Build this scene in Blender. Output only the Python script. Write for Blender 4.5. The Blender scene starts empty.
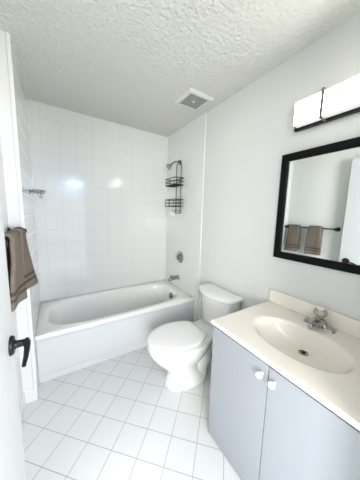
import bpy, bmesh, math, random
from math import sin, cos, pi, radians, sqrt
from mathutils import Vector, Matrix, noise
random.seed(7)
C = bpy.context.scene.collection
S = bpy.context.scene

# ------------------------------------------------------------------ camera
YAW, PIT, ROL, FPX = 0.5595, 0.1317, 0.0269, 197.26
CAM = Vector((0.1835, -2.4665, 1.401))
fw = Vector((sin(YAW)*cos(PIT), cos(YAW)*cos(PIT), -sin(PIT)))
r0 = Vector((cos(YAW), -sin(YAW), 0)); u0 = r0.cross(fw)
rt = cos(ROL)*r0 + sin(ROL)*u0; up = -sin(ROL)*r0 + cos(ROL)*u0
cd = bpy.data.cameras.new('camera'); cam = bpy.data.objects.new('camera', cd); C.objects.link(cam)
cd.sensor_fit = 'VERTICAL'; cd.sensor_height = 24.0; cd.lens = FPX/480*24.0; cd.clip_start = 0.02
m = Matrix((rt, up, -fw)).transposed().to_4x4(); m.translation = CAM; cam.matrix_world = m
S.camera = cam
# ------------------------------------------------------------------ light and exposure
S.view_settings.view_transform = 'Standard'; S.view_settings.look = 'None'
S.view_settings.gamma = 1; S.view_settings.use_curve_mapping = False
S.view_settings.exposure = 0.18
wd = bpy.data.worlds.new('world'); S.world = wd; wd.use_nodes = True
wd.node_tree.nodes['Background'].inputs[0].default_value = (0.62, 0.78, 1.0, 1)
wd.node_tree.nodes['Background'].inputs[1].default_value = 1.0
def area(name, loc, target, sx, sy, power, col):
    l = bpy.data.lights.new(name, 'AREA'); l.shape = 'RECTANGLE'; l.size = sx; l.size_y = sy
    l.energy = power; l.color = col
    o = bpy.data.objects.new(name, l); C.objects.link(o); o.location = loc
    o.rotation_euler = (Vector(target)-Vector(loc)).to_track_quat('-Z', 'Y').to_euler()
    return o
SHADE_STRENGTH = 14.0
# daylight through the two windows of the hall outside the open door
area('window_daylight', (-0.55, -4.24, 1.45), (0.4, -1.4, 1.45), 0.9, 1.3, 82, (1.0, 0.985, 0.965))
area('window_daylight', (1.6, -4.24, 1.45), (0.6, -1.4, 1.45), 0.9, 1.3, 100, (1.0, 0.985, 0.965))

# ------------------------------------------------------------------ materials
def mat(name, col, rough=0.5, metal=0.0, var=0.0, vscale=8.0, bump=0.0, bscale=200.0, spec=0.5, bdist=0.002, coat=0.0, emit=0.0):
    M = bpy.data.materials.new(name); M.use_nodes = True
    nt = M.node_tree; b = nt.nodes['Principled BSDF']
    b.inputs['Base Color'].default_value = (*col, 1); b.inputs['Roughness'].default_value = rough
    b.inputs['Metallic'].default_value = metal; b.inputs['Specular IOR Level'].default_value = spec
    b.inputs['Coat Weight'].default_value = coat
    tc = nt.nodes.new('ShaderNodeTexCoord')
    if var > 0:
        n = nt.nodes.new('ShaderNodeTexNoise'); n.inputs['Scale'].default_value = vscale; n.inputs['Detail'].default_value = 4
        nt.links.new(tc.outputs['Object'], n.inputs['Vector'])
        r = nt.nodes.new('ShaderNodeMapRange'); r.inputs[3].default_value = 1-var; r.inputs[4].default_value = 1+var
        nt.links.new(n.outputs['Fac'], r.inputs[0])
        mx = nt.nodes.new('ShaderNodeVectorMath'); mx.operation = 'SCALE'; mx.inputs[0].default_value = col
        nt.links.new(r.outputs[0], mx.inputs['Scale']); nt.links.new(mx.outputs[0], b.inputs['Base Color'])
    if bump > 0:
        n = nt.nodes.new('ShaderNodeTexNoise'); n.inputs['Scale'].default_value = bscale; n.inputs['Detail'].default_value = 3
        nt.links.new(tc.outputs['Object'], n.inputs['Vector'])
        bp = nt.nodes.new('ShaderNodeBump'); bp.inputs['Strength'].default_value = bump; bp.inputs['Distance'].default_value = bdist
        nt.links.new(n.outputs['Fac'], bp.inputs['Height']); nt.links.new(bp.outputs[0], b.inputs['Normal'])
    if emit > 0:
        b.inputs['Emission Color'].default_value = (1, 0.985, 0.95, 1); b.inputs['Emission Strength'].default_value = emit
    return M

def tile_mat(name, col, grout, pitch, uax, vax, uo, vo, rough=0.12, mortar=0.0016, wob=0.02, colvar=0.004, bstr=0.35):
    """square glazed tiles; u and v are dot products of the position with uax and vax"""
    M = bpy.data.materials.new(name); M.use_nodes = True
    nt = M.node_tree; b = nt.nodes['Principled BSDF']; L = nt.links.new
    g = nt.nodes.new('ShaderNodeNewGeometry')
    def dot(ax, off):
        d = nt.nodes.new('ShaderNodeVectorMath'); d.operation = 'DOT_PRODUCT'; d.inputs[1].default_value = ax
        L(g.outputs['Position'], d.inputs[0])
        a = nt.nodes.new('ShaderNodeMath'); a.operation = 'SUBTRACT'; a.inputs[1].default_value = off - 40*pitch
        L(d.outputs['Value'], a.inputs[0]); return a
    cx = nt.nodes.new('ShaderNodeCombineXYZ'); L(dot(uax, uo).outputs[0], cx.inputs[0]); L(dot(vax, vo).outputs[0], cx.inputs[1])
    t = nt.nodes.new('ShaderNodeTexBrick'); t.offset = 0; t.squash = 1
    t.inputs['Scale'].default_value = 1; t.inputs['Brick Width'].default_value = pitch; t.inputs['Row Height'].default_value = pitch
    t.inputs['Mortar Size'].default_value = mortar; t.inputs['Mortar Smooth'].default_value = 0.3
    c1 = tuple(c*(1+colvar) for c in col); c2 = tuple(c*(1-colvar) for c in col)
    t.inputs['Color1'].default_value = (*c1, 1); t.inputs['Color2'].default_value = (*c2, 1); t.inputs['Mortar'].default_value = (*grout, 1)
    L(cx.outputs[0], t.inputs['Vector']); L(t.outputs['Color'], b.inputs['Base Color'])
    n = nt.nodes.new('ShaderNodeTexNoise'); n.inputs['Scale'].default_value = 9; n.inputs['Detail'].default_value = 1
    L(g.outputs['Position'], n.inputs['Vector'])
    h = nt.nodes.new('ShaderNodeMath'); h.operation = 'MULTIPLY_ADD'; h.inputs[1].default_value = -1; 
    L(t.outputs['Fac'], h.inputs[0])
    w = nt.nodes.new('ShaderNodeMath'); w.operation = 'MULTIPLY'; w.inputs[1].default_value = wob*20
    L(n.outputs['Fac'], w.inputs[0]); L(w.outputs[0], h.inputs[2])
    bp = nt.nodes.new('ShaderNodeBump'); bp.inputs['Strength'].default_value = bstr; bp.inputs['Distance'].default_value = 0.0012
    L(h.outputs[0], bp.inputs['Height']); L(bp.outputs[0], b.inputs['Normal'])
    r = nt.nodes.new('ShaderNodeMapRange'); r.inputs[3].default_value = rough; r.inputs[4].default_value = 0.7
    L(t.outputs['Fac'], r.inputs[0]); L(r.outputs[0], b.inputs['Roughness'])
    return M

q2 = 1/sqrt(2)
M_wall = mat('wall_paint', (0.755, 0.76, 0.735), 0.5, var=0.01, bump=0.12, bscale=160, spec=0.3)
M_ceil = mat('textured_ceiling', (0.77, 0.775, 0.725), 0.85, spec=0.1)
def ceiling_texture(M):
    nt = M.node_tree; b = nt.nodes['Principled BSDF']; L = nt.links.new
    g = nt.nodes.new('ShaderNodeNewGeometry')
    n = nt.nodes.new('ShaderNodeTexNoise'); n.inputs['Scale'].default_value = 42; n.inputs['Detail'].default_value = 3; n.inputs['Roughness'].default_value = 0.62
    L(g.outputs['Position'], n.inputs['Vector'])
    cr = nt.nodes.new('ShaderNodeMapRange'); cr.inputs[1].default_value = 0.36; cr.inputs[2].default_value = 0.70
    L(n.outputs['Fac'], cr.inputs[0])
    bp = nt.nodes.new('ShaderNodeBump'); bp.inputs['Strength'].default_value = 0.85; bp.inputs['Distance'].default_value = 0.009
    L(cr.outputs[0], bp.inputs['Height']); L(bp.outputs[0], b.inputs['Normal'])
ceiling_texture(M_ceil)
TP = 0.155
WT, WG = (0.81, 0.82, 0.80), (0.64, 0.66, 0.645)
M_tile_xz = tile_mat('white_wall_tile_back', WT, WG, TP, (1, 0, 0), (0, 0, 1), 0.243, 1.667)
M_tile_yz = tile_mat('white_wall_tile_end', WT, WG, TP, (0, 1, 0), (0, 0, 1), -0.01, 1.667, bstr=0.12)
M_floor = tile_mat('white_floor_tile', (0.745, 0.755, 0.74), (0.37, 0.38, 0.355), 0.1625, (q2, q2, 0), (q2, -q2, 0), -0.566, 0.962, rough=0.22, mortar=0.0022, colvar=0.008)
M_trimtile = mat('white_glazed_trim', (0.80, 0.805, 0.79), 0.15, bump=0.05, bscale=20)
M_door = mat('white_door_paint', (0.62, 0.63, 0.63), 0.35, bump=0.04, bscale=60)
M_hall = mat('hall_paint', (0.78, 0.80, 0.82), 0.6, bump=0.05)
M_hallfloor = mat('hall_floor', (0.62, 0.58, 0.52), 0.5, var=0.05)
M_tub = mat('white_tub_enamel', (0.87, 0.865, 0.83), 0.18, var=0.01, vscale=3, coat=0.2)
M_apron = mat('painted_tub_apron', (0.74, 0.755, 0.76), 0.3, var=0.015, vscale=5)
M_porc = mat('white_porcelain', (0.90, 0.895, 0.87), 0.12, var=0.008, vscale=4, coat=0.3)
M_seat = mat('white_seat_plastic', (0.92, 0.915, 0.90), 0.22, var=0.005)
M_chrome = mat('chrome', (0.62, 0.62, 0.62), 0.12, metal=1.0, var=0.04, vscale=30)
M_midchrome = mat('satin_chrome', (0.42, 0.42, 0.42), 0.2, metal=1.0, var=0.06, vscale=30)
M_darkchrome = mat('dark_chrome', (0.30, 0.29, 0.28), 0.22, metal=1.0, var=0.08, vscale=40)
M_black = mat('black_metal', (0.007, 0.007, 0.0075), 0.38, var=0.1, vscale=30, spec=0.3)
M_frame = mat('black_frame', (0.006, 0.006, 0.0065), 0.55, bump=0.05, bscale=90, spec=0.12)
M_glass = mat('mirror_silver', (0.86, 0.90, 0.885), 0.004, metal=1.0)
M_cab = mat('pale_grey_cabinet_paint', (0.36, 0.382, 0.412), 0.42, var=0.012, vscale=5, bump=0.03, bscale=40)
M_cabin = mat('painted_shadow_gap', (0.12, 0.12, 0.12), 0.7, var=0.05)
M_ctop = mat('cream_cultured_marble', (0.90, 0.848, 0.755), 0.2, var=0.012, vscale=6, coat=0.2)
M_knobw = mat('white_ceramic_knob', (0.86, 0.85, 0.83), 0.18, var=0.01)
M_acryl = mat('frosted_acrylic_knob', (0.40, 0.37, 0.31), 0.15, var=0.06, vscale=60)
M_cap = mat('cream_knob_cap', (0.85, 0.80, 0.70), 0.3, var=0.02)
M_brown = mat('bronze_clip', (0.22, 0.19, 0.17), 0.35, metal=0.8, var=0.05)
M_shade = mat('lit_white_shade', (0.9, 0.9, 0.88), 0.35, var=0.005, emit=SHADE_STRENGTH)
M_shadebody = mat('white_shade_body', (0.9, 0.9, 0.88), 0.35, var=0.005, emit=0.35)
M_vent = mat('white_vent_plastic', (0.74, 0.74, 0.70), 0.45, var=0.02)
M_ventgrid = mat('grey_vent_grid', (0.40, 0.40, 0.385), 0.6, var=0.05)
M_ventdark = mat('dark_vent_backing', (0.14, 0.14, 0.135), 0.8, var=0.1)  # dark tone of the backing seen between the grid bars
M_wire = mat('dark_wire', (0.05, 0.047, 0.045), 0.35, metal=0.7, var=0.1)
M_hose = mat('dark_rubber', (0.02, 0.02, 0.02), 0.5, var=0.1)
M_bulb = mat('lit_hall_bulb', (0.9, 0.95, 1), 0.3, var=0.005, emit=170.0)
M_bulb.node_tree.nodes['Principled BSDF'].inputs['Emission Color'].default_value = (0.28, 0.55, 1, 1)

def towel_mat():
    M = mat('taupe_terry', (0.20, 0.165, 0.13), 0.95, spec=0.1)
    nt = M.node_tree; b = nt.nodes['Principled BSDF']; L = nt.links.new
    uv = nt.nodes.new('ShaderNodeUVMap'); sp = nt.nodes.new('ShaderNodeSeparateXYZ'); L(uv.outputs[0], sp.inputs[0])
    cr = nt.nodes.new('ShaderNodeValToRGB'); cr.color_ramp.interpolation = 'CONSTANT'
    e = cr.color_ramp.elements; e[0].position = 0; e[0].color = (0.185, 0.153, 0.122, 1); e[1].position = 0.13; e[1].color = (0.185, 0.153, 0.122, 1)
    for p, c in ((0.045, 0), (0.06, 1), (0.078, 0), (0.097, 1)):
        k = e.new(p); k.color = (0.085, 0.069, 0.055, 1) if c == 0 else (0.175, 0.145, 0.115, 1)
    L(sp.outputs[1], cr.inputs[0])
    n = nt.nodes.new('ShaderNodeTexNoise'); n.inputs['Scale'].default_value = 170; n.inputs['Detail'].default_value = 3
    tc = nt.nodes.new('ShaderNodeTexCoord'); L(tc.outputs['Object'], n.inputs['Vector'])
    mr = nt.nodes.new('ShaderNodeMapRange'); mr.inputs[3].default_value = 0.55; mr.inputs[4].default_value = 1.4; L(n.outputs['Fac'], mr.inputs[0])
    ml = nt.nodes.new('ShaderNodeVectorMath'); ml.operation = 'SCALE'; L(cr.outputs[0], ml.inputs[0]); L(mr.outputs[0], ml.inputs['Scale'])
    L(ml.outputs[0], b.inputs['Base Color'])
    bp = nt.nodes.new('ShaderNodeBump'); bp.inputs['Strength'].default_value = 0.8; bp.inputs['Distance'].default_value = 0.004
    L(n.outputs['Fac'], bp.inputs['Height']); L(bp.outputs[0], b.inputs['Normal'])
    return M
M_towel = towel_mat()

# ------------------------------------------------------------------ helpers
def tag(o, label, cat, group=None, kind=None):
    o['label'] = label; o['category'] = cat
    if group: o['group'] = group
    if kind: o['kind'] = kind
    return o
def thing(name, label, cat, loc, group=None):
    o = bpy.data.objects.new(name, None); C.objects.link(o); o.location = loc; o.empty_display_size = 0.05
    return tag(o, label, cat, group)
def worldloc(o):
    v = Vector((0, 0, 0))
    while o: v += Vector(o.location); o = o.parent
    return v
def obj(name, bm, material, parent=None, smooth=40, bevel=0.0, seg=2, origin=None, label=None):
    """bm is in world coordinates; linked as one mesh object"""
    bmesh.ops.remove_doubles(bm, verts=bm.verts, dist=1e-6)
    bmesh.ops.recalc_face_normals(bm, faces=bm.faces)
    org = Vector(origin) if origin is not None else (worldloc(parent) if parent else None)
    if org is None:
        xs = [v.co for v in bm.verts]
        org = Vector((sum(v.x for v in xs)/len(xs), sum(v.y for v in xs)/len(xs), min(v.z for v in xs)))
    bmesh.ops.translate(bm, verts=bm.verts, vec=-org)
    me = bpy.data.meshes.new(name); bm.to_mesh(me); bm.free()
    me.materials.append(material)
    o = bpy.data.objects.new(name, me); C.objects.link(o)
    if parent: o.parent = parent; o.location = org - worldloc(parent)
    else: o.location = org
    if smooth:
        for p in me.polygons: p.use_smooth = True
        try: me.set_sharp_from_angle(angle=radians(smooth))
        except Exception: pass
    if bevel:
        b = o.modifiers.new('bevel', 'BEVEL'); b.width = bevel; b.segments = seg; b.limit_method = 'ANGLE'; b.angle_limit = radians(40)
    if label: o['label'] = label
    return o
def NB(): return bmesh.new()
def box(bm, x0, x1, y0, y1, z0, z1):
    vs = [bm.verts.new((x, y, z)) for z in (z0, z1) for x, y in ((x0, y0), (x1, y0), (x1, y1), (x0, y1))]
    for f in ((0, 3, 2, 1), (4, 5, 6, 7), (0, 1, 5, 4), (1, 2, 6, 5), (2, 3, 7, 6), (3, 0, 4, 7)):
        bm.faces.new([vs[i] for i in f])
    return bm
def prism(bm, poly, z0, z1):
    a = [bm.verts.new((x, y, z0)) for x, y in poly]; b = [bm.verts.new((x, y, z1)) for x, y in poly]; n = len(poly)
    bm.faces.new(a[::-1]); bm.faces.new(b)
    for i in range(n): bm.faces.new((a[i], a[(i+1) % n], b[(i+1) % n], b[i]))
    return bm
def loft(bm, rings, cap0=True, cap1=True, closed=True):
    R = [[bm.verts.new(p) for p in r] for r in rings]; n = len(R[0])
    for a, b in zip(R, R[1:]):
        for i in range(n if closed else n-1):
            j = (i+1) % n; bm.faces.new((a[i], a[j], b[j], b[i]))
    if cap0: bm.faces.new(R[0][::-1])
    if cap1: bm.faces.new(R[-1])
    return bm
def tube(bm, pts, r, n=10, close=False):
    pts = [Vector(p) for p in pts]; rings = []; k = len(pts)
    rr = r if isinstance(r, (list, tuple)) else [r]*k
    prev = None
    for i, p in enumerate(pts):
        if close: t = (pts[(i+1) % k]-pts[i-1]).normalized()
        else: t = (pts[min(i+1, k-1)]-pts[max(i-1, 0)]).normalized()
        if prev is None:
            a = Vector((0, 0, 1)) if abs(t.z) < 0.9 else Vector((1, 0, 0))
            prev = (a - t*a.dot(t)).normalized()
        else: prev = (prev - t*prev.dot(t)).normalized()
        bnm = t.cross(prev)
        rings.append([p + rr[i]*(cos(2*pi*j/n)*prev + sin(2*pi*j/n)*bnm) for j in range(n)])
    if close: loft(bm, rings+[rings[0]], False, False)
    else: loft(bm, rings)
    return bm
def arc(c, a, b, r, t0, t1, n=12):
    c = Vector(c); a = Vector(a); b = Vector(b)
    return [c + r*(cos(t0+(t1-t0)*i/n)*a + sin(t0+(t1-t0)*i/n)*b) for i in range(n+1)]
def lathe(bm, prof, c, axis, n=28):
    """prof: list of (radius, distance along axis)"""
    c = Vector(c); ax = Vector(axis).normalized()
    a = ax.orthogonal().normalized(); b = ax.cross(a)
    loft(bm, [[c + ax*h + max(r, 1e-4)*(cos(2*pi*j/n)*a + sin(2*pi*j/n)*b) for j in range(n)] for r, h in prof])
    return bm
def rrect(x0, x1, y0, y1, r, z, n=6):
    out = []
    for cx, cy, t in ((x1-r, y1-r, 0), (x0+r, y1-r, pi/2), (x0+r, y0+r, pi), (x1-r, y0+r, 1.5*pi)):
        for i in range(n+1):
            a = t + pi/2*i/n; out.append(Vector((cx+r*cos(a), cy+r*sin(a), z)))
    return out
def struct(name, bm, m, label, cat, **k):
    return tag(obj(name, bm, m, **k), label, cat, kind='structure')

# ------------------------------------------------------------------ the setting
W, H, HD = 1.524, 2.4253, 0.042          # alcove width, ceiling height, skew of the back wall
XL, YJ, YN = -0.08, -0.812, -2.395       # left wall, its jog by the tub, near wall
ZD = 2.07                                # door head
struct('floor', box(NB(), -0.25, 1.75, -2.515, 0.2, -0.1, 0), M_floor, 'white square tiles laid diagonally with grey grout across the bathroom floor', 'floor', smooth=0)
struct('ceiling', box(NB(), -0.25, 1.75, -2.515, 0.2, H, H+0.1), M_ceil, 'off-white stippled ceiling above the bathroom', 'ceiling', smooth=0)
struct('wall_back', prism(NB(), [(-0.12, -0.003), (W+0.12, HD+0.003), (W+0.12, HD+0.12), (-0.12, 0.12)], 0, H), M_tile_xz, 'white tiled back wall behind the bathtub', 'wall', smooth=0)
struct('wall_right', box(NB(), W, W+0.12, -2.515, 0.16, 0, H), M_wall, 'plain off-white wall behind toilet and vanity', 'wall', smooth=0)
struct('wall_left', box(NB(), XL-0.12, XL, -2.515, YJ+0.002, 0, H), M_wall, 'white left wall carrying the black towel bar', 'wall', smooth=0)
struct('wall_left_jog', box(NB(), XL-0.12, -0.006, YJ, 0.12, 0, H), M_wall, 'narrow white wall return beside the foot of the tub', 'wall', smooth=0)
struct('trim_1', box(NB(), W-0.008, W+0.01, -0.752, HD+0.02, 0, H), M_tile_yz, 'white tile surround on the right end wall around the shower valve', 'tile surround', smooth=0)
struct('trim_2', box(NB(), -0.02, 0.0, YJ+0.012, 0.02, 0, H), M_tile_yz, 'white tile surround on the left end wall above the tub', 'tile surround', smooth=0)
struct('trim_3', box(NB(), W-0.010, W+0.01, -0.768, -0.750, 0, H), M_trimtile, 'thin white bullnose edge of the tile between tub and toilet', 'trim', bevel=0.004)
struct('trim_4', box(NB(), -0.02, 0.002, YJ-0.006, YJ+0.014, 0, H), M_trimtile, 'thin white bullnose edge of the tile at the left tub corner', 'trim', bevel=0.004)
bm = NB(); box(bm, XL, 0.0, YJ-0.009, YJ, 0, 0.105); box(bm, XL, XL+0.009, YN, YJ-0.009, 0, 0.105)
struct('baseboard_left', bm, M_trimtile, 'white tile skirting at the foot of the left wall', 'baseboard', bevel=0.002)
bm = NB()
box(bm, XL-0.1, 0.0, YN-0.12, YN, 0, H); box(bm, 0.86, W+0.05, YN-0.12, YN, 0, H); box(bm, 0.0, 0.86, YN-0.12, YN, ZD+0.01, H)
struct('wall_front', bm, M_wall, 'white wall with the doorway the picture is taken through', 'wall', smooth=0)
# the hall outside the open door: plain shell with two windows that let the daylight in
bm = NB(); box(bm, -1.6, 2.6, -4.42, YN-0.121, -0.1, 0)
struct('floor_hall', bm, M_hallfloor, 'plain floor of the hall outside the doorway', 'floor', smooth=0)
struct('ceiling_hall', box(NB(), -1.6, 2.6, -4.42, YN-0.121, H, H+0.1), M_hall, 'plain ceiling of the hall outside the doorway', 'ceiling', smooth=0)
bm = NB()
box(bm, -1.7, -1.6, -4.42, YN, 0, H); box(bm, 2.5, 2.6, -4.42, YN, 0, H)
box(bm, -1.6, XL-0.1, YN-0.122, YN-0.08, 0, H); box(bm, W+0.05, 2.6, YN-0.122, YN-0.08, 0, H)
for xa, xb in ((-1.6, -1.0), (-0.1, 1.15), (2.05, 2.6)): box(bm, xa, xb, -4.42, -4.3, 0, H)
for xa, xb in ((-1.0, -0.1), (1.15, 2.05)): box(bm, xa, xb, -4.42, -4.3, 0, 0.75); box(bm, xa, xb, -4.42, -4.3, 2.15, H)
struct('wall_hall', bm, M_hall, 'pale walls of the hall outside the doorway', 'wall', smooth=0)

# ------------------------------------------------------------------ door, open against the left wall
FX = 0.02; YE = -1.525
door = struct('door_1', box(NB(), FX-0.035, FX, -2.385, YE, 0.012, ZD-0.012), M_door, 'open white slab door at the left edge with black lever handle', 'door', bevel=0.002)
HY, HZ = -1.592, 0.912
hd = obj('door_handle', lathe(NB(), [(0.034, 0), (0.034, 0.006), (0.030, 0.011), (0.016, 0.013), (0.013, 0.020), (0.012, 0.05)], (FX, HY, HZ), (1, 0, 0)), M_black, door, label='black round handle rose')
lv = NB()
pts = [(FX+0.046, HY+0.012, HZ+0.002), (FX+0.050, HY-0.012, HZ+0.003), (FX+0.053, HY-0.045, HZ+0.002), (FX+0.053, HY-0.085, HZ-0.006), (FX+0.050, HY-0.115, HZ-0.018)]
tube(lv, pts, [0.009, 0.0115, 0.009, 0.0075, 0.006], 12)
obj('lever', lv, M_black, hd)
obj('latch_plate', box(NB(), FX-0.029, FX-0.006, YE, YE+0.002, HZ-0.03, HZ+0.03), M_darkchrome, door)

# ------------------------------------------------------------------ basins: flat rim pierced by an opening
def basin(bm, x0, x1, y0, y1, c, a, b, n, levels, yb=None, N=88, skirt=0.03):
    """levels: (scale_x, scale_y, shift_x, z); first level is the rim edge"""
    ang = [2*pi*i/N for i in range(N)]
    for cx_, cy_ in ((x0, y0), (x1, y0), (x1, y1), (x0, y1)):
        t = math.atan2(cy_-c[1], cx_-c[0]) % (2*pi)
        k = min(range(N), key=lambda i: abs(ang[i]-t)); ang[k] = t
    z = levels[0][3]
    def outer(t, zz):
        dx, dy = cos(t), sin(t); s = 1e9
        if dx > 1e-9: s = min(s, (x1-c[0])/dx)
        if dx < -1e-9: s = min(s, (x0-c[0])/dx)
        if dy > 1e-9: s = min(s, (y1-c[1])/dy)
        if dy < -1e-9: s = min(s, (y0-c[1])/dy)
        x, y = c[0]+s*dx, c[1]+s*dy
        if yb: y += yb(x)*max(0, (y-c[1])/(y1-c[1]))
        return Vector((x, y, zz))
    def inner(t, sx, sy, sh, zz):
        ct, st = cos(t), sin(t)
        # direction kept radial so that rings do not twist
        k = (abs(ct/(a*sx))**n + abs(st/(b*sy))**n)**(-1/n)
        return Vector((c[0]+sh+k*ct, c[1]+k*st, zz))
    rings = [[outer(t, z-skirt) for t in ang], [outer(t, z-0.004) for t in ang]]
    o2 = []
    for t in ang:
        p = outer(t, z); d = Vector((c[0], c[1], z))-p; o2.append(p+d.normalized()*0.005)
    rings.append(o2)
    for L in levels: rings.append([inner(t, *L) for t in ang])
    loft(bm, rings, cap0=False)
    return bm

# ------------------------------------------------------------------ bathtub
TZ, TF = 0.436, -0.70
tub = thing('bathtub', 'white alcove bathtub along the tiled back wall', 'bathtub', (0.76, -0.35, 0))
lev = [(1.03, 1.06, 0, TZ), (1.0, 1.0, 0, TZ-0.004), (0.985, 0.965, 0, TZ-0.018), (0.972, 0.94, 0.004, TZ-0.05), (0.945, 0.90, 0.014, TZ-0.14),
       (0.905, 0.85, 0.03, TZ-0.24), (0.87, 0.79, 0.045, TZ-0.30), (0.82, 0.69, 0.058, TZ-0.335), (0.74, 0.55, 0.065, TZ-0.352), (0.5, 0.3, 0.065, TZ-0.358), (0.15, 0.1, 0.065, TZ-0.36)]
obj('basin', basin(NB(), 0.001, W-0.010, TF, 0.0, (0.735, -0.345), 0.668, 0.298, 3.8, lev, yb=lambda x: HD*x/W-0.004), M_tub, tub, smooth=60)
bm = NB()
prof = [(TF, TZ-0.03), (TF-0.001, TZ-0.045), (TF+0.012, TZ-0.058), (TF+0.014, 0.085), (TF+0.02, 0.070), (TF+0.034, 0.066), (TF+0.036, 0.0), (TF+0.09, 0.0), (TF+0.09, TZ-0.03)]
loft(bm, [[(x, y, z) for y, z in prof] for x in (0.001, W-0.010)])
obj('apron', bm, M_apron, tub, bevel=0.004, smooth=50)
OX = 0.745+0.655*0.93; oc = Vector((1.380, -0.375, 0.362)); od = Vector((-1, 0, 0.12)).normalized()
obj('overflow_plate', lathe(NB(), [(0.038, -0.006), (0.038, 0.006), (0.033, 0.011), (0.012, 0.013), (0.0, 0.013)], oc, od), M_darkchrome, tub, label='chrome overflow plate')
obj('drain', lathe(NB(), [(0.032, 0), (0.032, 0.005), (0.024, 0.007), (0.0, 0.010)], (1.16, -0.34, TZ-0.357), (0, 0, 1)), M_chrome, tub, label='chrome drain')

# tub spout, valve, shower head
TX = W-0.008
sp = thing('tub_spout', 'chrome tub spout below the round shower valve', 'spout', (TX, -0.325, 0.56))
obj('flange', lathe(NB(), [(0.034, 0), (0.034, 0.006), (0.028, 0.012)], (TX, -0.325, 0.572), (-1, 0, 0)), M_chrome, sp)
bm = NB(); tube(bm, [(TX, -0.325, 0.572), (TX-0.06, -0.325, 0.572), (TX-0.095, -0.325, 0.571), (TX-0.118, -0.325, 0.566), (TX-0.130, -0.325, 0.553), (TX-0.132, -0.325, 0.540)], [0.024, 0.025, 0.025, 0.025, 0.023, 0.021], 16)
obj('spout_body', bm, M_darkchrome, sp)
bm = NB(); lathe(bm, [(0.006, 0), (0.006, 0.018), (0.009, 0.020), (0.009, 0.026), (0.0, 0.028)], (TX-0.115, -0.325, 0.588), (0, 0, 1), 14)
obj('diverter', bm, M_darkchrome, sp)
va = thing('shower_valve', 'round chrome shower valve on the tiled end wall', 'shower valve', (TX, -0.352, 0.85))
obj('escutcheon', lathe(NB(), [(0.078, 0), (0.078, 0.004), (0.072, 0.010), (0.04, 0.014), (0.034, 0.03), (0.030, 0.032)], (TX, -0.352, 0.85), (-1, 0, 0), 36), M_midchrome, va)
bm = NB(); lathe(bm, [(0.026, 0.03), (0.026, 0.05), (0.022, 0.056), (0.0, 0.058)], (TX, -0.352, 0.85), (-1, 0, 0), 20)
tube(bm, [(TX-0.046, -0.352, 0.85), (TX-0.056, -0.345, 0.875), (TX-0.060, -0.338, 0.905)], [0.010, 0.008, 0.007], 10)
obj('valve_handle', bm, M_darkchrome, va, label='dark handle at the centre')
sh = thing('shower_fixture', 'small dark shower head on the arm above the wire caddy', 'shower head', (TX, -0.30, 2.03))
obj('flange', lathe(NB(), [(0.028, 0), (0.028, 0.004), (0.02, 0.010), (0.012, 0.012)], (TX, -0.30, 2.03), (-1, 0, 0)), M_darkchrome, sh)
bm = NB(); apts = [(TX, -0.30, 2.03), (TX-0.05, -0.30, 2.034), (TX-0.085, -0.30, 2.024), (TX-0.115, -0.30, 2.0)]
tube(bm, apts, 0.0095, 12); obj('shower_arm', bm, M_darkchrome, sh)
hdv = Vector((-0.75, -0.05, -0.66)).normalized()
bm = NB(); lathe(bm, [(0.012, -0.005), (0.015, 0.012), (0.013, 0.02), (0.022, 0.035), (0.036, 0.065), (0.037, 0.075), (0.03, 0.078), (0.0, 0.078)], apts[-1], hdv, 20)
obj('spray_head', bm, M_midchrome, sh)

# wire caddy on the shower arm
cdy = thing('shower_caddy', 'dark wire shower caddy with two baskets hung from the shower arm', 'shower caddy', (TX-0.02, -0.30, 1.44))
cx_, y0_, y1_ = TX-0.018, -0.355, -0.245
bm = NB()
loop = [(cx_, y1_, 1.41), (cx_, y1_, 1.93)] + [tuple(v) for v in arc((cx_, -0.30, 1.975), (0, 1, 0), (0, 0, 1), 0.055, 0, pi, 14)] + [(cx_, y0_, 1.93), (cx_, y0_, 1.41)]
tube(bm, loop, 0.005, 8); tube(bm, [(cx_, y0_, 1.41), (cx_, y1_, 1.41)], 0.0042, 8)
tube(bm, [(cx_, -0.30, 2.028), (cx_, -0.30, 2.05), (cx_-0.012, -0.30, 2.052)], 0.006, 8)
obj('back_frame', bm, M_wire, cdy)
for zb, ztop in ((1.745, 1.825), (1.492, 1.572)):
    bm = NB(); a0, a1, d = -0.43, -0.17, 0.125
    for z, r in ((zb, 0.005), (ztop, 0.005), ((zb+ztop)/2, 0.0035)):
        lp = rrect(cx_-d, cx_, a0, a1, 0.03, z, 5); tube(bm, lp, r, 6, close=True)
    for i in range(9):
        y = a0+0.02+(a1-a0-0.04)*i/8; tube(bm, [(cx_-d, y, zb), (cx_, y, zb)], 0.0028, 6)
    for y in (a0+0.03, -0.30, a1-0.03):
        tube(bm, [(cx_-d, y, zb), (cx_-d, y, ztop)], 0.003, 6)
    for x in (cx_-d*0.5,):
        for y in (a0, a1): tube(bm, [(x, y, zb), (x, y, ztop)], 0.003, 6)
    obj('basket', bm, M_wire, cdy)
for y in (-0.345, -0.255):
    bm = NB(); tube(bm, [(cx_, y, 1.44), (cx_-0.03, y, 1.435), (cx_-0.05, y, 1.44), (cx_-0.056, y, 1.455)], 0.0035, 8)
    obj('hook', bm, M_wire, cdy)
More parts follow.
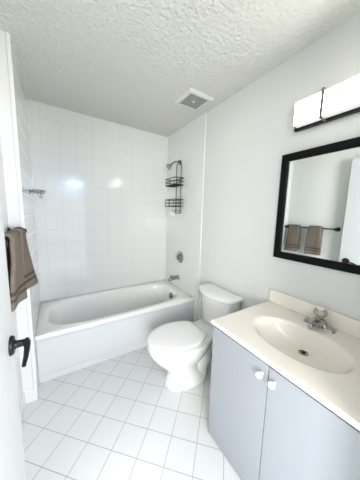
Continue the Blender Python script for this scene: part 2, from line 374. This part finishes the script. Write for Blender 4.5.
# ceramic soap dish
sd = NB()
loft(sd, [rrect(TX-0.012, TX, -0.185, -0.075, 0.005, 1.37, 4), rrect(TX-0.02, TX, -0.188, -0.072, 0.008, 1.385, 4), rrect(TX-0.075, TX, -0.185, -0.075, 0.03, 1.40, 4),
          rrect(TX-0.088, TX, -0.19, -0.07, 0.035, 1.412, 4), rrect(TX-0.086, TX, -0.188, -0.072, 0.033, 1.420, 4), rrect(TX-0.076, TX-0.008, -0.178, -0.082, 0.025, 1.416, 4), rrect(TX-0.07, TX-0.012, -0.17, -0.09, 0.02, 1.407, 4)])
tag(obj('soap_dish', sd, M_porc), 'white ceramic soap dish on the tile below the wire caddy', 'soap dish')
# chrome oval soap holder on the left end wall
so = thing('soap_holder', 'chrome oval soap holder on the left tiled wall', 'soap holder', (0, -0.33, 1.50))
sy, sz = -0.37, 1.55
bm = NB(); lathe(bm, [(0.022, 0), (0.022, 0.005), (0.012, 0.010), (0.008, 0.012), (0.008, 0.03)], (0, sy, sz), (1, 0, 0), 18)
obj('wall_mount', bm, M_midchrome, so)
bm = NB()
ring = [(0.066+0.046*cos(2*pi*i/28), sy+0.075*sin(2*pi*i/28), sz+0.012) for i in range(28)]
tube(bm, ring, 0.006, 8, close=True)
loft(bm, [[(0.066+0.046*s*cos(2*pi*i/28), sy+0.075*s*sin(2*pi*i/28), z) for i in range(28)] for s, z in ((1, sz+0.012), (0.93, sz-0.002), (0.75, sz-0.012), (0.2, sz-0.014))])
obj('tray', bm, M_midchrome, so, smooth=60)
bm = NB(); tube(bm, [(0.07, sy, sz-0.012), (0.07, sy, sz-0.03), (0.085, sy-0.01, sz-0.045)], [0.012, 0.012, 0.006], 10)
obj('drip_spout', bm, M_midchrome, so)

# ------------------------------------------------------------------ toilet (front towards -x)
TY = -1.2; TKY = -1.182
toi = thing('toilet', 'white two-piece toilet with closed lid between tub and vanity', 'toilet', (1.2, TY, 0))
def egg(ub, uf, w, z, n=44, p=2.3, taper=0.12):
    c, a = (ub+uf)/2, (uf-ub)/2; out = []
    for i in range(n):
        t = 2*pi*i/n; ct, st = cos(t), sin(t)
        x = a*abs(ct)**(2/p)*(1 if ct > 0 else -1); y = w*abs(st)**(2/p)*(1 if st > 0 else -1)
        y *= 1 - taper*(x/a)
        out.append(Vector((W-(c+x), TY+y, z)))
    return out
bm = NB()
loft(bm, [egg(0.25, 0.640, 0.120, 0.0, p=2.6, taper=0.05), egg(0.25, 0.640, 0.120, 0.022, p=2.6, taper=0.05), egg(0.265, 0.628, 0.108, 0.038, p=2.5, taper=0.02), egg(0.34, 0.624, 0.103, 0.09, taper=0.0), egg(0.37, 0.640, 0.105, 0.15, taper=0.0),
          egg(0.33, 0.690, 0.125, 0.205), egg(0.29, 0.742, 0.155, 0.26), egg(0.26, 0.777, 0.176, 0.31), egg(0.25, 0.794, 0.185, 0.35), egg(0.245, 0.798, 0.188, 0.375), egg(0.25, 0.793, 0.184, 0.388)])
obj('bowl', bm, M_porc, toi, smooth=60)
bm = NB()   # trapway bulging at the back of the pedestal
tube(bm, [(W-0.50, TY, 0.13), (W-0.44, TY, 0.22), (W-0.37, TY, 0.265), (W-0.30, TY, 0.235), (W-0.285, TY, 0.16), (W-0.32, TY, 0.09), (W-0.33, TY, 0.01)], [0.07, 0.092, 0.098, 0.098, 0.094, 0.092, 0.098], 20)
obj('trapway', bm, M_porc, toi, smooth=60)
bm = NB()   # deck that carries the tank
loft(bm, [[Vector((x, y, z)) for x, y, z in [(v.x, v.y, zz) for v in rrect(W-0.42, W-0.03+dx, TY-wd_, TY+wd_, 0.05, 0)]] for zz, wd_, dx in ((0.30, 0.09, -0.04), (0.345, 0.125, 0), (0.365, 0.14, 0), (0.388, 0.14, 0), (0.392, 0.135, 0))])
obj('tank_deck', bm, M_porc, toi, smooth=60)
def tankring(w, d0, d1, z, bow, n=14):
    """front bowed outwards, back straight, rounded corners"""
    out = []; r = 0.03
    for i in range(n+1):
        s = -1+2*i/n; out.append((d1 + bow*(1-s*s), s*(w-r*0.4)))
    out[0] = (d1-0.004, -(w-r*0.4)); out[-1] = (d1-0.004, w-r*0.4)
    out += [(d1-r, w), (d0+0.01, w), (d0, w-0.01), (d0, -(w-0.01)), (d0+0.01, -w), (d1-r, -w)]
    return [Vector((W-u, TKY+y, z)) for u, y in out]
bm = NB()
loft(bm, [tankring(0.178, 0.025, 0.140, 0.392, 0.045), tankring(0.186, 0.022, 0.150, 0.42, 0.048), tankring(0.205, 0.02, 0.160, 0.668, 0.055)])
obj('tank', bm, M_porc, toi, smooth=50)
bm = NB()
loft(bm, [tankring(0.210, 0.012, 0.168, 0.666, 0.060), tankring(0.220, 0.008, 0.175, 0.674, 0.066), tankring(0.221, 0.008, 0.176, 0.690, 0.066), tankring(0.215, 0.012, 0.170, 0.703, 0.063), tankring(0.19, 0.03, 0.145, 0.711, 0.055), tankring(0.10, 0.07, 0.11, 0.714, 0.03)])
obj('tank_lid', bm, M_porc, toi, smooth=60)
bm = NB(); lathe(bm, [(0.012, 0), (0.012, 0.008), (0.007, 0.012), (0.007, 0.020)], (W-0.172, TKY+0.155, 0.632), (-1, 0, 0), 16)
tube(bm, [(W-0.190, TKY+0.160, 0.632), (W-0.197, TKY+0.135, 0.631), (W-0.203, TKY+0.112, 0.629)], [0.0055, 0.005, 0.006], 10)
obj('flush_lever', bm, M_chrome, toi, label='chrome flush lever')
def seatring(ub, uf, w, z, back=0.11, n=40):
    out = []; um = ub+(uf-ub)*0.45; a = uf-um
    for i in range(n+1):
        t = -pi/2 + pi*i/n; ct = max(0, cos(t)); out.append((um + a*ct**0.95, w*sin(t)))
    for k in range(1, 8):
        f = k/8; out.append((um-(um-ub)*f, w-(w-back)*f**2.1))
    out += [(ub, back*0.8), (ub, 0), (ub, -back*0.8)]
    for k in range(7, 0, -1):
        f = k/8; out.append((um-(um-ub)*f, -(w-(w-back)*f**2.1)))
    return [Vector((W-u, TY+y, z)) for u, y in out]
bm = NB()
loft(bm, [seatring(0.345, 0.788, 0.180, 0.390), seatring(0.34, 0.796, 0.187, 0.394), seatring(0.34, 0.796, 0.187, 0.401), seatring(0.350, 0.782, 0.174, 0.405)])
obj('seat', bm, M_seat, toi, smooth=50)
bm = NB()
loft(bm, [seatring(0.345, 0.784, 0.182, 0.4145), seatring(0.330, 0.798, 0.189, 0.4165), seatring(0.330, 0.798, 0.189, 0.4235), seatring(0.336, 0.790, 0.182, 0.429), seatring(0.37, 0.74, 0.150, 0.433), seatring(0.45, 0.60, 0.06, 0.434, back=0.04)])
obj('lid', bm, M_seat, toi, smooth=60)
for s in (-1, 1):
    bm = NB(); lathe(bm, [(0.014, 0), (0.014, 0.012), (0.013, 0.028), (0.010, 0.032), (0.0, 0.033)], (W-0.318, TY+s*0.075, 0.391), (0, 0, 1), 14)
    obj('hinge_cap', bm, M_seat, toi)
    bm = NB(); lathe(bm, [(0.013, 0), (0.012, 0.012), (0.0, 0.02)], (W-0.40, TY+s*0.093, 0.034), (0, s*0.4, 1), 14)
    obj('bolt_cap', bm, M_seat, toi)
for s in (-1,):
    bm = NB(); lathe(bm, [(0.013, 0), (0.013, 0.014), (0.006, 0.016), (0.006, 0.03)], (W-0.225, TY+s*0.142, 0.395), (0, 0, -1), 12); 
    obj('tank_bolt', bm, M_hose, toi, label='dark tank bolt')

# ------------------------------------------------------------------ vanity
VL, VR, CF, CZ = -1.63, -2.385, 0.945, 0.775       # counter left end, right end, front, top
CT = 0.022; fx = CF+0.008                           # door face
van = thing('vanity_cabinet', 'pale grey two-door vanity cabinet under the cream counter', 'cabinet', (1.24, (VL+VR)/2, 0))
cl, crr = VL-0.012, VR+0.006
bm = NB()
box(bm, fx+0.018, W-0.005, cl-0.016, cl, 0, CZ-CT-0.001); box(bm, fx+0.018, W-0.005, crr, crr+0.016, 0, CZ-CT-0.001)
box(bm, fx+0.018, W-0.005, crr, cl, 0.08, 0.096); box(bm, fx+0.07, fx+0.085, crr, cl, 0, 0.08); box(bm, W-0.012, W-0.004, crr, cl, 0, CZ-CT-0.001)
obj('carcass', bm, M_cab, van, smooth=0)
bm = NB(); box(bm, fx+0.016, fx+0.034, crr+0.016, cl-0.016, CZ-CT-0.06, CZ-CT-0.001)
obj('top_rail', bm, M_cabin, van, smooth=0)  # rail coloured dark to paint in the shade line under the counter
mid = (cl+crr)/2
for ya, yb_, ky in ((cl, mid+0.0015, mid+0.031), (mid-0.0015, crr, mid-0.031)):
    d = obj('door', box(NB(), fx, fx+0.016, yb_, ya, 0.006, CZ-CT-0.014), M_cab, van, bevel=0.002)
    bm = NB(); lathe(bm, [(0.008, 0), (0.007, 0.008), (0.012, 0.013), (0.0165, 0.020), (0.0165, 0.025), (0.012, 0.031), (0.0, 0.033)], (fx, ky, 0.685), (-1, 0, 0), 22)
    obj('knob', bm, M_knobw, d, label='round white knob')
ct = thing('countertop', 'cream vanity top with moulded oval basin and backsplash', 'countertop', (1.24, (VL+VR)/2, CZ-CT))
BC = (1.212, (VL+VR)/2+0.016)
lev = [(1.10, 1.07, 0, CZ), (1.05, 1.035, 0, CZ-0.0008), (1.0, 1.0, 0, CZ-0.004), (0.95, 0.965, 0.003, CZ-0.014), (0.90, 0.925, 0.008, CZ-0.032), (0.82, 0.85, 0.018, CZ-0.058), (0.70, 0.72, 0.036, CZ-0.082), (0.52, 0.54, 0.058, CZ-0.099), (0.32, 0.34, 0.078, CZ-0.109), (0.14, 0.09, 0.088, CZ-0.113)]
obj('basin_top', basin(NB(), CF, W-0.001, VR, VL, BC, 0.158, 0.232, 2.1, lev, skirt=CT), M_ctop, ct, smooth=32)
obj('backsplash', box(NB(), W-0.021, W-0.001, VR, VL, CZ-0.002, CZ+0.092), M_ctop, ct, bevel=0.006, seg=3)
dc = (BC[0]+0.088, BC[1], CZ-0.113)
bm = NB(); lathe(bm, [(0.024, -0.003), (0.024, 0.002), (0.020, 0.004), (0.018, 0.002), (0.017, -0.004), (0.0, -0.004)], dc, (0, 0, 1), 24)
dr = obj('drain', bm, M_darkchrome, ct, label='chrome drain')
bm = NB(); lathe(bm, [(0.012, -0.003), (0.013, 0.004), (0.010, 0.007), (0.0, 0.008)], dc, (0, 0, 1), 18)
obj('stopper', bm, M_black, dr)
# faucet
FXC, FYC = 1.452, BC[1]
fa = thing('faucet', 'chrome single-knob faucet behind the oval basin', 'faucet', (FXC, FYC, CZ))
bm = NB(); loft(bm, [rrect(FXC-0.027, FXC+0.027, FYC-0.08, FYC+0.08, 0.018, CZ, 6), rrect(FXC-0.027, FXC+0.027, FYC-0.08, FYC+0.08, 0.018, CZ+0.008, 6), rrect(FXC-0.021, FXC+0.021, FYC-0.073, FYC+0.073, 0.015, CZ+0.015, 6)])
obj('base_plate', bm, M_midchrome, fa, smooth=50)
bm = NB(); loft(bm, [rrect(FXC-0.022, FXC+0.022, FYC-0.055, FYC+0.055, 0.02, CZ+0.012, 6), rrect(FXC-0.022, FXC+0.020, FYC-0.045, FYC+0.045, 0.02, CZ+0.026, 6), rrect(FXC-0.021, FXC+0.019, FYC-0.030, FYC+0.030, 0.019, CZ+0.042, 6), rrect(FXC-0.017, FXC+0.016, FYC-0.018, FYC+0.018, 0.016, CZ+0.052, 6)])
obj('body', bm, M_midchrome, fa, smooth=60)
def oval(c, w, h, n=16): return [Vector((c[0], c[1]+w*cos(2*pi*i/n), c[2]+h*sin(2*pi*i/n))) for i in range(n)]
bm = NB(); loft(bm, [oval((FXC-0.005, FYC, CZ+0.028), 0.034, 0.016), oval((FXC-0.04, FYC, CZ+0.034), 0.029, 0.014), oval((FXC-0.08, FYC, CZ+0.038), 0.022, 0.012), oval((FXC-0.108, FYC, CZ+0.035), 0.014, 0.010), oval((FXC-0.118, FYC, CZ+0.030), 0.011, 0.008)])
lathe(bm, [(0.011, 0), (0.011, 0.02)], (FXC-0.103, FYC, CZ+0.034), (-0.15, 0, -1), 16)
obj('spout', bm, M_midchrome, fa, smooth=60)
kd = Vector((-0.12, 0, 1)).normalized()
bm = NB(); lathe(bm, [(0.015, 0), (0.014, 0.010), (0.024, 0.015), (0.033, 0.026), (0.034, 0.040), (0.028, 0.054), (0.020, 0.058), (0.0, 0.058)], (FXC, FYC, CZ+0.050), kd, 10)
kn = obj('knob', bm, M_acryl, fa, smooth=0, label='faceted frosted knob')
bm = NB(); lathe(bm, [(0.020, 0.057), (0.019, 0.062), (0.0, 0.063)], (FXC, FYC, CZ+0.050), kd, 18)
obj('knob_cap', bm, M_cap, kn)

# ------------------------------------------------------------------ mirror
my0, my1, mz0, mz1, fw_ = -2.352, -1.637, 1.112, 1.812, 0.047
mi = thing('mirror', 'large square wall mirror in black frame above the vanity', 'mirror', (W-0.01, (my0+my1)/2, mz0))
bm = NB(); x0, x1 = W-0.026, W-0.001
def fr(x, ins): return [Vector((x, my0+ins, mz0+ins)), Vector((x, my1-ins, mz0+ins)), Vector((x, my1-ins, mz1-ins)), Vector((x, my0+ins, mz1-ins))]
loft(bm, [fr(x1, 0), fr(x0+0.004, 0), fr(x0, 0.004), fr(x0, fw_-0.006), fr(x0+0.004, fw_), fr(x1, fw_)], False, False)
obj('frame', bm, M_frame, mi, smooth=0)
obj('mirror_glass', box(NB(), W-0.014, W-0.004, my0+fw_-0.004, my1-fw_+0.004, mz0+fw_-0.004, mz1-fw_+0.004), M_glass, mi, smooth=0)

# ------------------------------------------------------------------ vanity light
ly0, ly1 = -2.30, -1.706
vl = thing('vanity_light', 'lit white rectangular vanity light with dark backplate above mirror', 'wall light', (W-0.02, (ly0+ly1)/2, 1.93))
obj('backplate', box(NB(), W-0.030, W-0.001, ly0, ly1, 1.940, 2.05), M_black, vl, bevel=0.003)
bm = NB()
def shr(y, ins):
    pts = []
    for x, z in rrect2 : pts.append(Vector((x, y, z)))
    return pts
rrect2 = [(v.x, v.y) for v in rrect(W-0.082, W-0.030, 1.951, 2.082, 0.010, 0, 5)]
loft(bm, [shr(ly0+0.024, 0), shr(ly1-0.024, 0)])
obj('shade', bm, M_shadebody, vl, smooth=50)
obj('diffuser', box(NB(), W-0.0845, W-0.0815, ly0+0.026, ly1-0.026, 1.954, 2.080), M_shade, vl, smooth=0, label='glowing white front panel')
for yc in (-1.880, -2.126):
    bm = NB()
    for pts in ([(W-0.03, 2.090), (W-0.086, 2.090), (W-0.088, 2.086), (W-0.088, 1.950), (W-0.084, 1.945), (W-0.03, 1.941)],):
        loft(bm, [[Vector((x+ox, yc+dy, z)) for ox, dy in ((-0.003, -0.007), (-0.003, 0.007), (0.002, 0.007), (0.002, -0.007))] for x, z in pts])
    lathe(bm, [(0.008, -0.004), (0.008, 0.006), (0.0, 0.008)], (W-0.086, yc, 2.088), (-1, 0, 0.3), 14)
    obj('clip', bm, M_brown, vl, smooth=0, label='slim bronze clip over the shade')

# ------------------------------------------------------------------ ceiling vent
vx, vy, vh = 1.285, -0.875, 0.128
ve = thing('ceiling_vent', 'square white exhaust fan grille on the ceiling', 'vent', (vx, vy, H))
bm = NB()
def sq(h, z): return [Vector((vx-h, vy-h, z)), Vector((vx+h, vy-h, z)), Vector((vx+h, vy+h, z)), Vector((vx-h, vy+h, z))]
loft(bm, [sq(vh, H), sq(vh, H-0.008), sq(vh-0.012, H-0.02), sq(vh-0.034, H-0.02), sq(vh-0.036, H-0.006)], False, False)
obj('frame', bm, M_vent, ve, smooth=0)
obj('backing', box(NB(), vx-vh+0.034, vx+vh-0.034, vy-vh+0.034, vy+vh-0.034, H-0.005, H-0.001), M_ventdark, ve, smooth=0)
bm = NB(); g = vh-0.035
for i in range(15):
    t = -g+2*g*i/14
    box(bm, vx+t-0.0022, vx+t+0.0022, vy-g, vy+g, H-0.016, H-0.010); box(bm, vx-g, vx+g, vy+t-0.0022, vy+t+0.0022, H-0.0158, H-0.0102)
obj('grid', bm, M_ventgrid, ve, smooth=0, label='grey mesh grid')
obj('screw_cap', lathe(NB(), [(0.014, 0), (0.013, 0.006), (0.0, 0.010)], (vx, vy, H-0.014), (0, 0, -1), 18), M_vent, ve)

# ------------------------------------------------------------------ towel bar and towels
BX, BZ = -0.018, 1.264; b0, b1 = -1.445, -0.842
tb = thing('towel_bar', 'black towel bar on the left wall behind the open door', 'towel bar', (XL, (b0+b1)/2, BZ))
bm = NB(); tube(bm, [(BX, b0+0.004, BZ), (BX, b1-0.004, BZ)], 0.008, 14); obj('bar', bm, M_black, tb)
for y in (b0, b1):
    bm = NB(); lathe(bm, [(0.026, 0), (0.026, 0.005), (0.020, 0.010), (0.010, 0.016), (0.009, 0.055), (0.015, 0.064), (0.017, 0.078), (0.013, 0.092), (0.0, 0.096)], (XL, y, BZ), (1, 0, 0), 22)
    obj('post', bm, M_black, tb)
def towel(ya, yb_, zf, zb, fl0, fl1, seed, label, skew=0.0):
    """terry cloth folded lengthwise and hung over the bar: a closed thick sheet"""
    r = 0.010; th = 0.022
    path = []   # (x, z) centre line from front hem over the bar to back hem
    nz = 26
    for i in range(nz+1):
        f = i/nz; path.append((BX+r+th/2, zf+(BZ-zf)*f))
    for i in range(1, 10):
        a = pi*i/10; path.append((BX+(r+th/2)*cos(a), BZ+(r+th/2)*sin(a)))
    for i in range(nz+1):
        f = i/nz; path.append((BX-r-th/2-0.006*f, BZ-(BZ-zb)*f))
    P = [Vector((x, 0, z)) for x, z in path]; K = len(P)
    L = [0]
    for a, b in zip(P, P[1:]): L.append(L[-1]+(b-a).length)
    ny = 14; bm = NB(); uvl = bm.loops.layers.uv.new('UVMap')
    def pt(k, j, side):
        t = (P[min(k+1, K-1)]-P[max(k-1, 0)]).normalized(); nrm = Vector((t.z, 0, -t.x))
        f = j/ny; y = ya+(yb_-ya)*f
        w = max(0, 1-L[k]/0.33) if k <= nz else 0
        e = sin(pi*f)
        h = th/2*(0.55+0.45*min(1, 4*e))
        fold = 0.007*w*sin(f*6+seed) + 0.004*noise.noise(Vector((y*14, seed*3.1, P[k].z*9)))
        p = P[k]+nrm*(side*h) + Vector((fold+(fl0+(fl1-fl0)*f)*w**1.3, 0, 0))
        p.y = y + (0.012*w*(f-0.5)*2) + skew*w + 0.004*noise.noise(Vector((P[k].z*12, seed, 2.0)))
        if k <= 2: p.z += 0.006*noise.noise(Vector((y*20, seed, 0)))
        return p
    grid = {}
    for s in (1, -1):
        for k in range(K):
            for j in range(ny+1): grid[s, k, j] = bm.verts.new(pt(k, j, s))
    uvof = {}
    for (s, k, j), v in grid.items():
        d = min(L[k], L[-1]-L[k]); uvof[v] = (j/ny, d)
    def face(q):
        fc = bm.faces.new(q)
        for lp in fc.loops: lp[uvl].uv = uvof[lp.vert]
    for s in (1, -1):
        for k in range(K-1):
            for j in range(ny): face([grid[s, k, j], grid[s, k, j+1], grid[s, k+1, j+1], grid[s, k+1, j]])
    for k in range(K-1):
        for j in (0, ny): face([grid[1, k, j], grid[1, k+1, j], grid[-1, k+1, j], grid[-1, k, j]])
    for j in range(ny):
        for k in (0, K-1): face([grid[1, k, j], grid[1, k, j+1], grid[-1, k, j+1], grid[-1, k, j]])
    o = obj('hand_towel', bm, M_towel, smooth=70)
    sub = o.modifiers.new('sub', 'SUBSURF'); sub.levels = 1; sub.render_levels = 1
    return tag(o, label, 'towel', 'taupe hand towels on the towel bar')
towel(-1.302, -1.140, 0.915, 0.935, -0.030, 0.012, 1.3, 'taupe striped hand towel nearer the door handle, hanging lower')
towel(-1.030, -0.885, 0.922, 0.945, 0.004, 0.052, 4.1, 'taupe striped hand towel nearer the bathtub, hanging behind the other')

# ------------------------------------------------------------------ lamp in the hall, seen only as blue glints in the tiles
LX, LY, LZ = 0.94, -3.9, 2.20
hl = thing('ceiling_lamp', 'four-bulb hanging lamp in the hall outside the doorway', 'lamp', (LX, LY, H))
bm = NB(); lathe(bm, [(0.06, 0), (0.055, 0.02), (0.008, 0.025), (0.008, H-LZ)], (LX, LY, H), (0, 0, -1), 18)
obj('stem', bm, M_vent, hl)
obj('cross_bar', box(NB(), LX-0.22, LX+0.22, LY-0.02, LY+0.02, LZ-0.02, LZ), M_vent, hl, bevel=0.004)
for i in range(4):
    bm = NB(); lathe(bm, [(0.012, 0), (0.014, 0.02), (0.026, 0.045), (0.030, 0.065), (0.022, 0.085), (0.0, 0.092)], (LX-0.18+0.12*i, LY, LZ-0.02), (0, 0, -1), 16)
    obj('bulb', bm, M_bulb, hl)
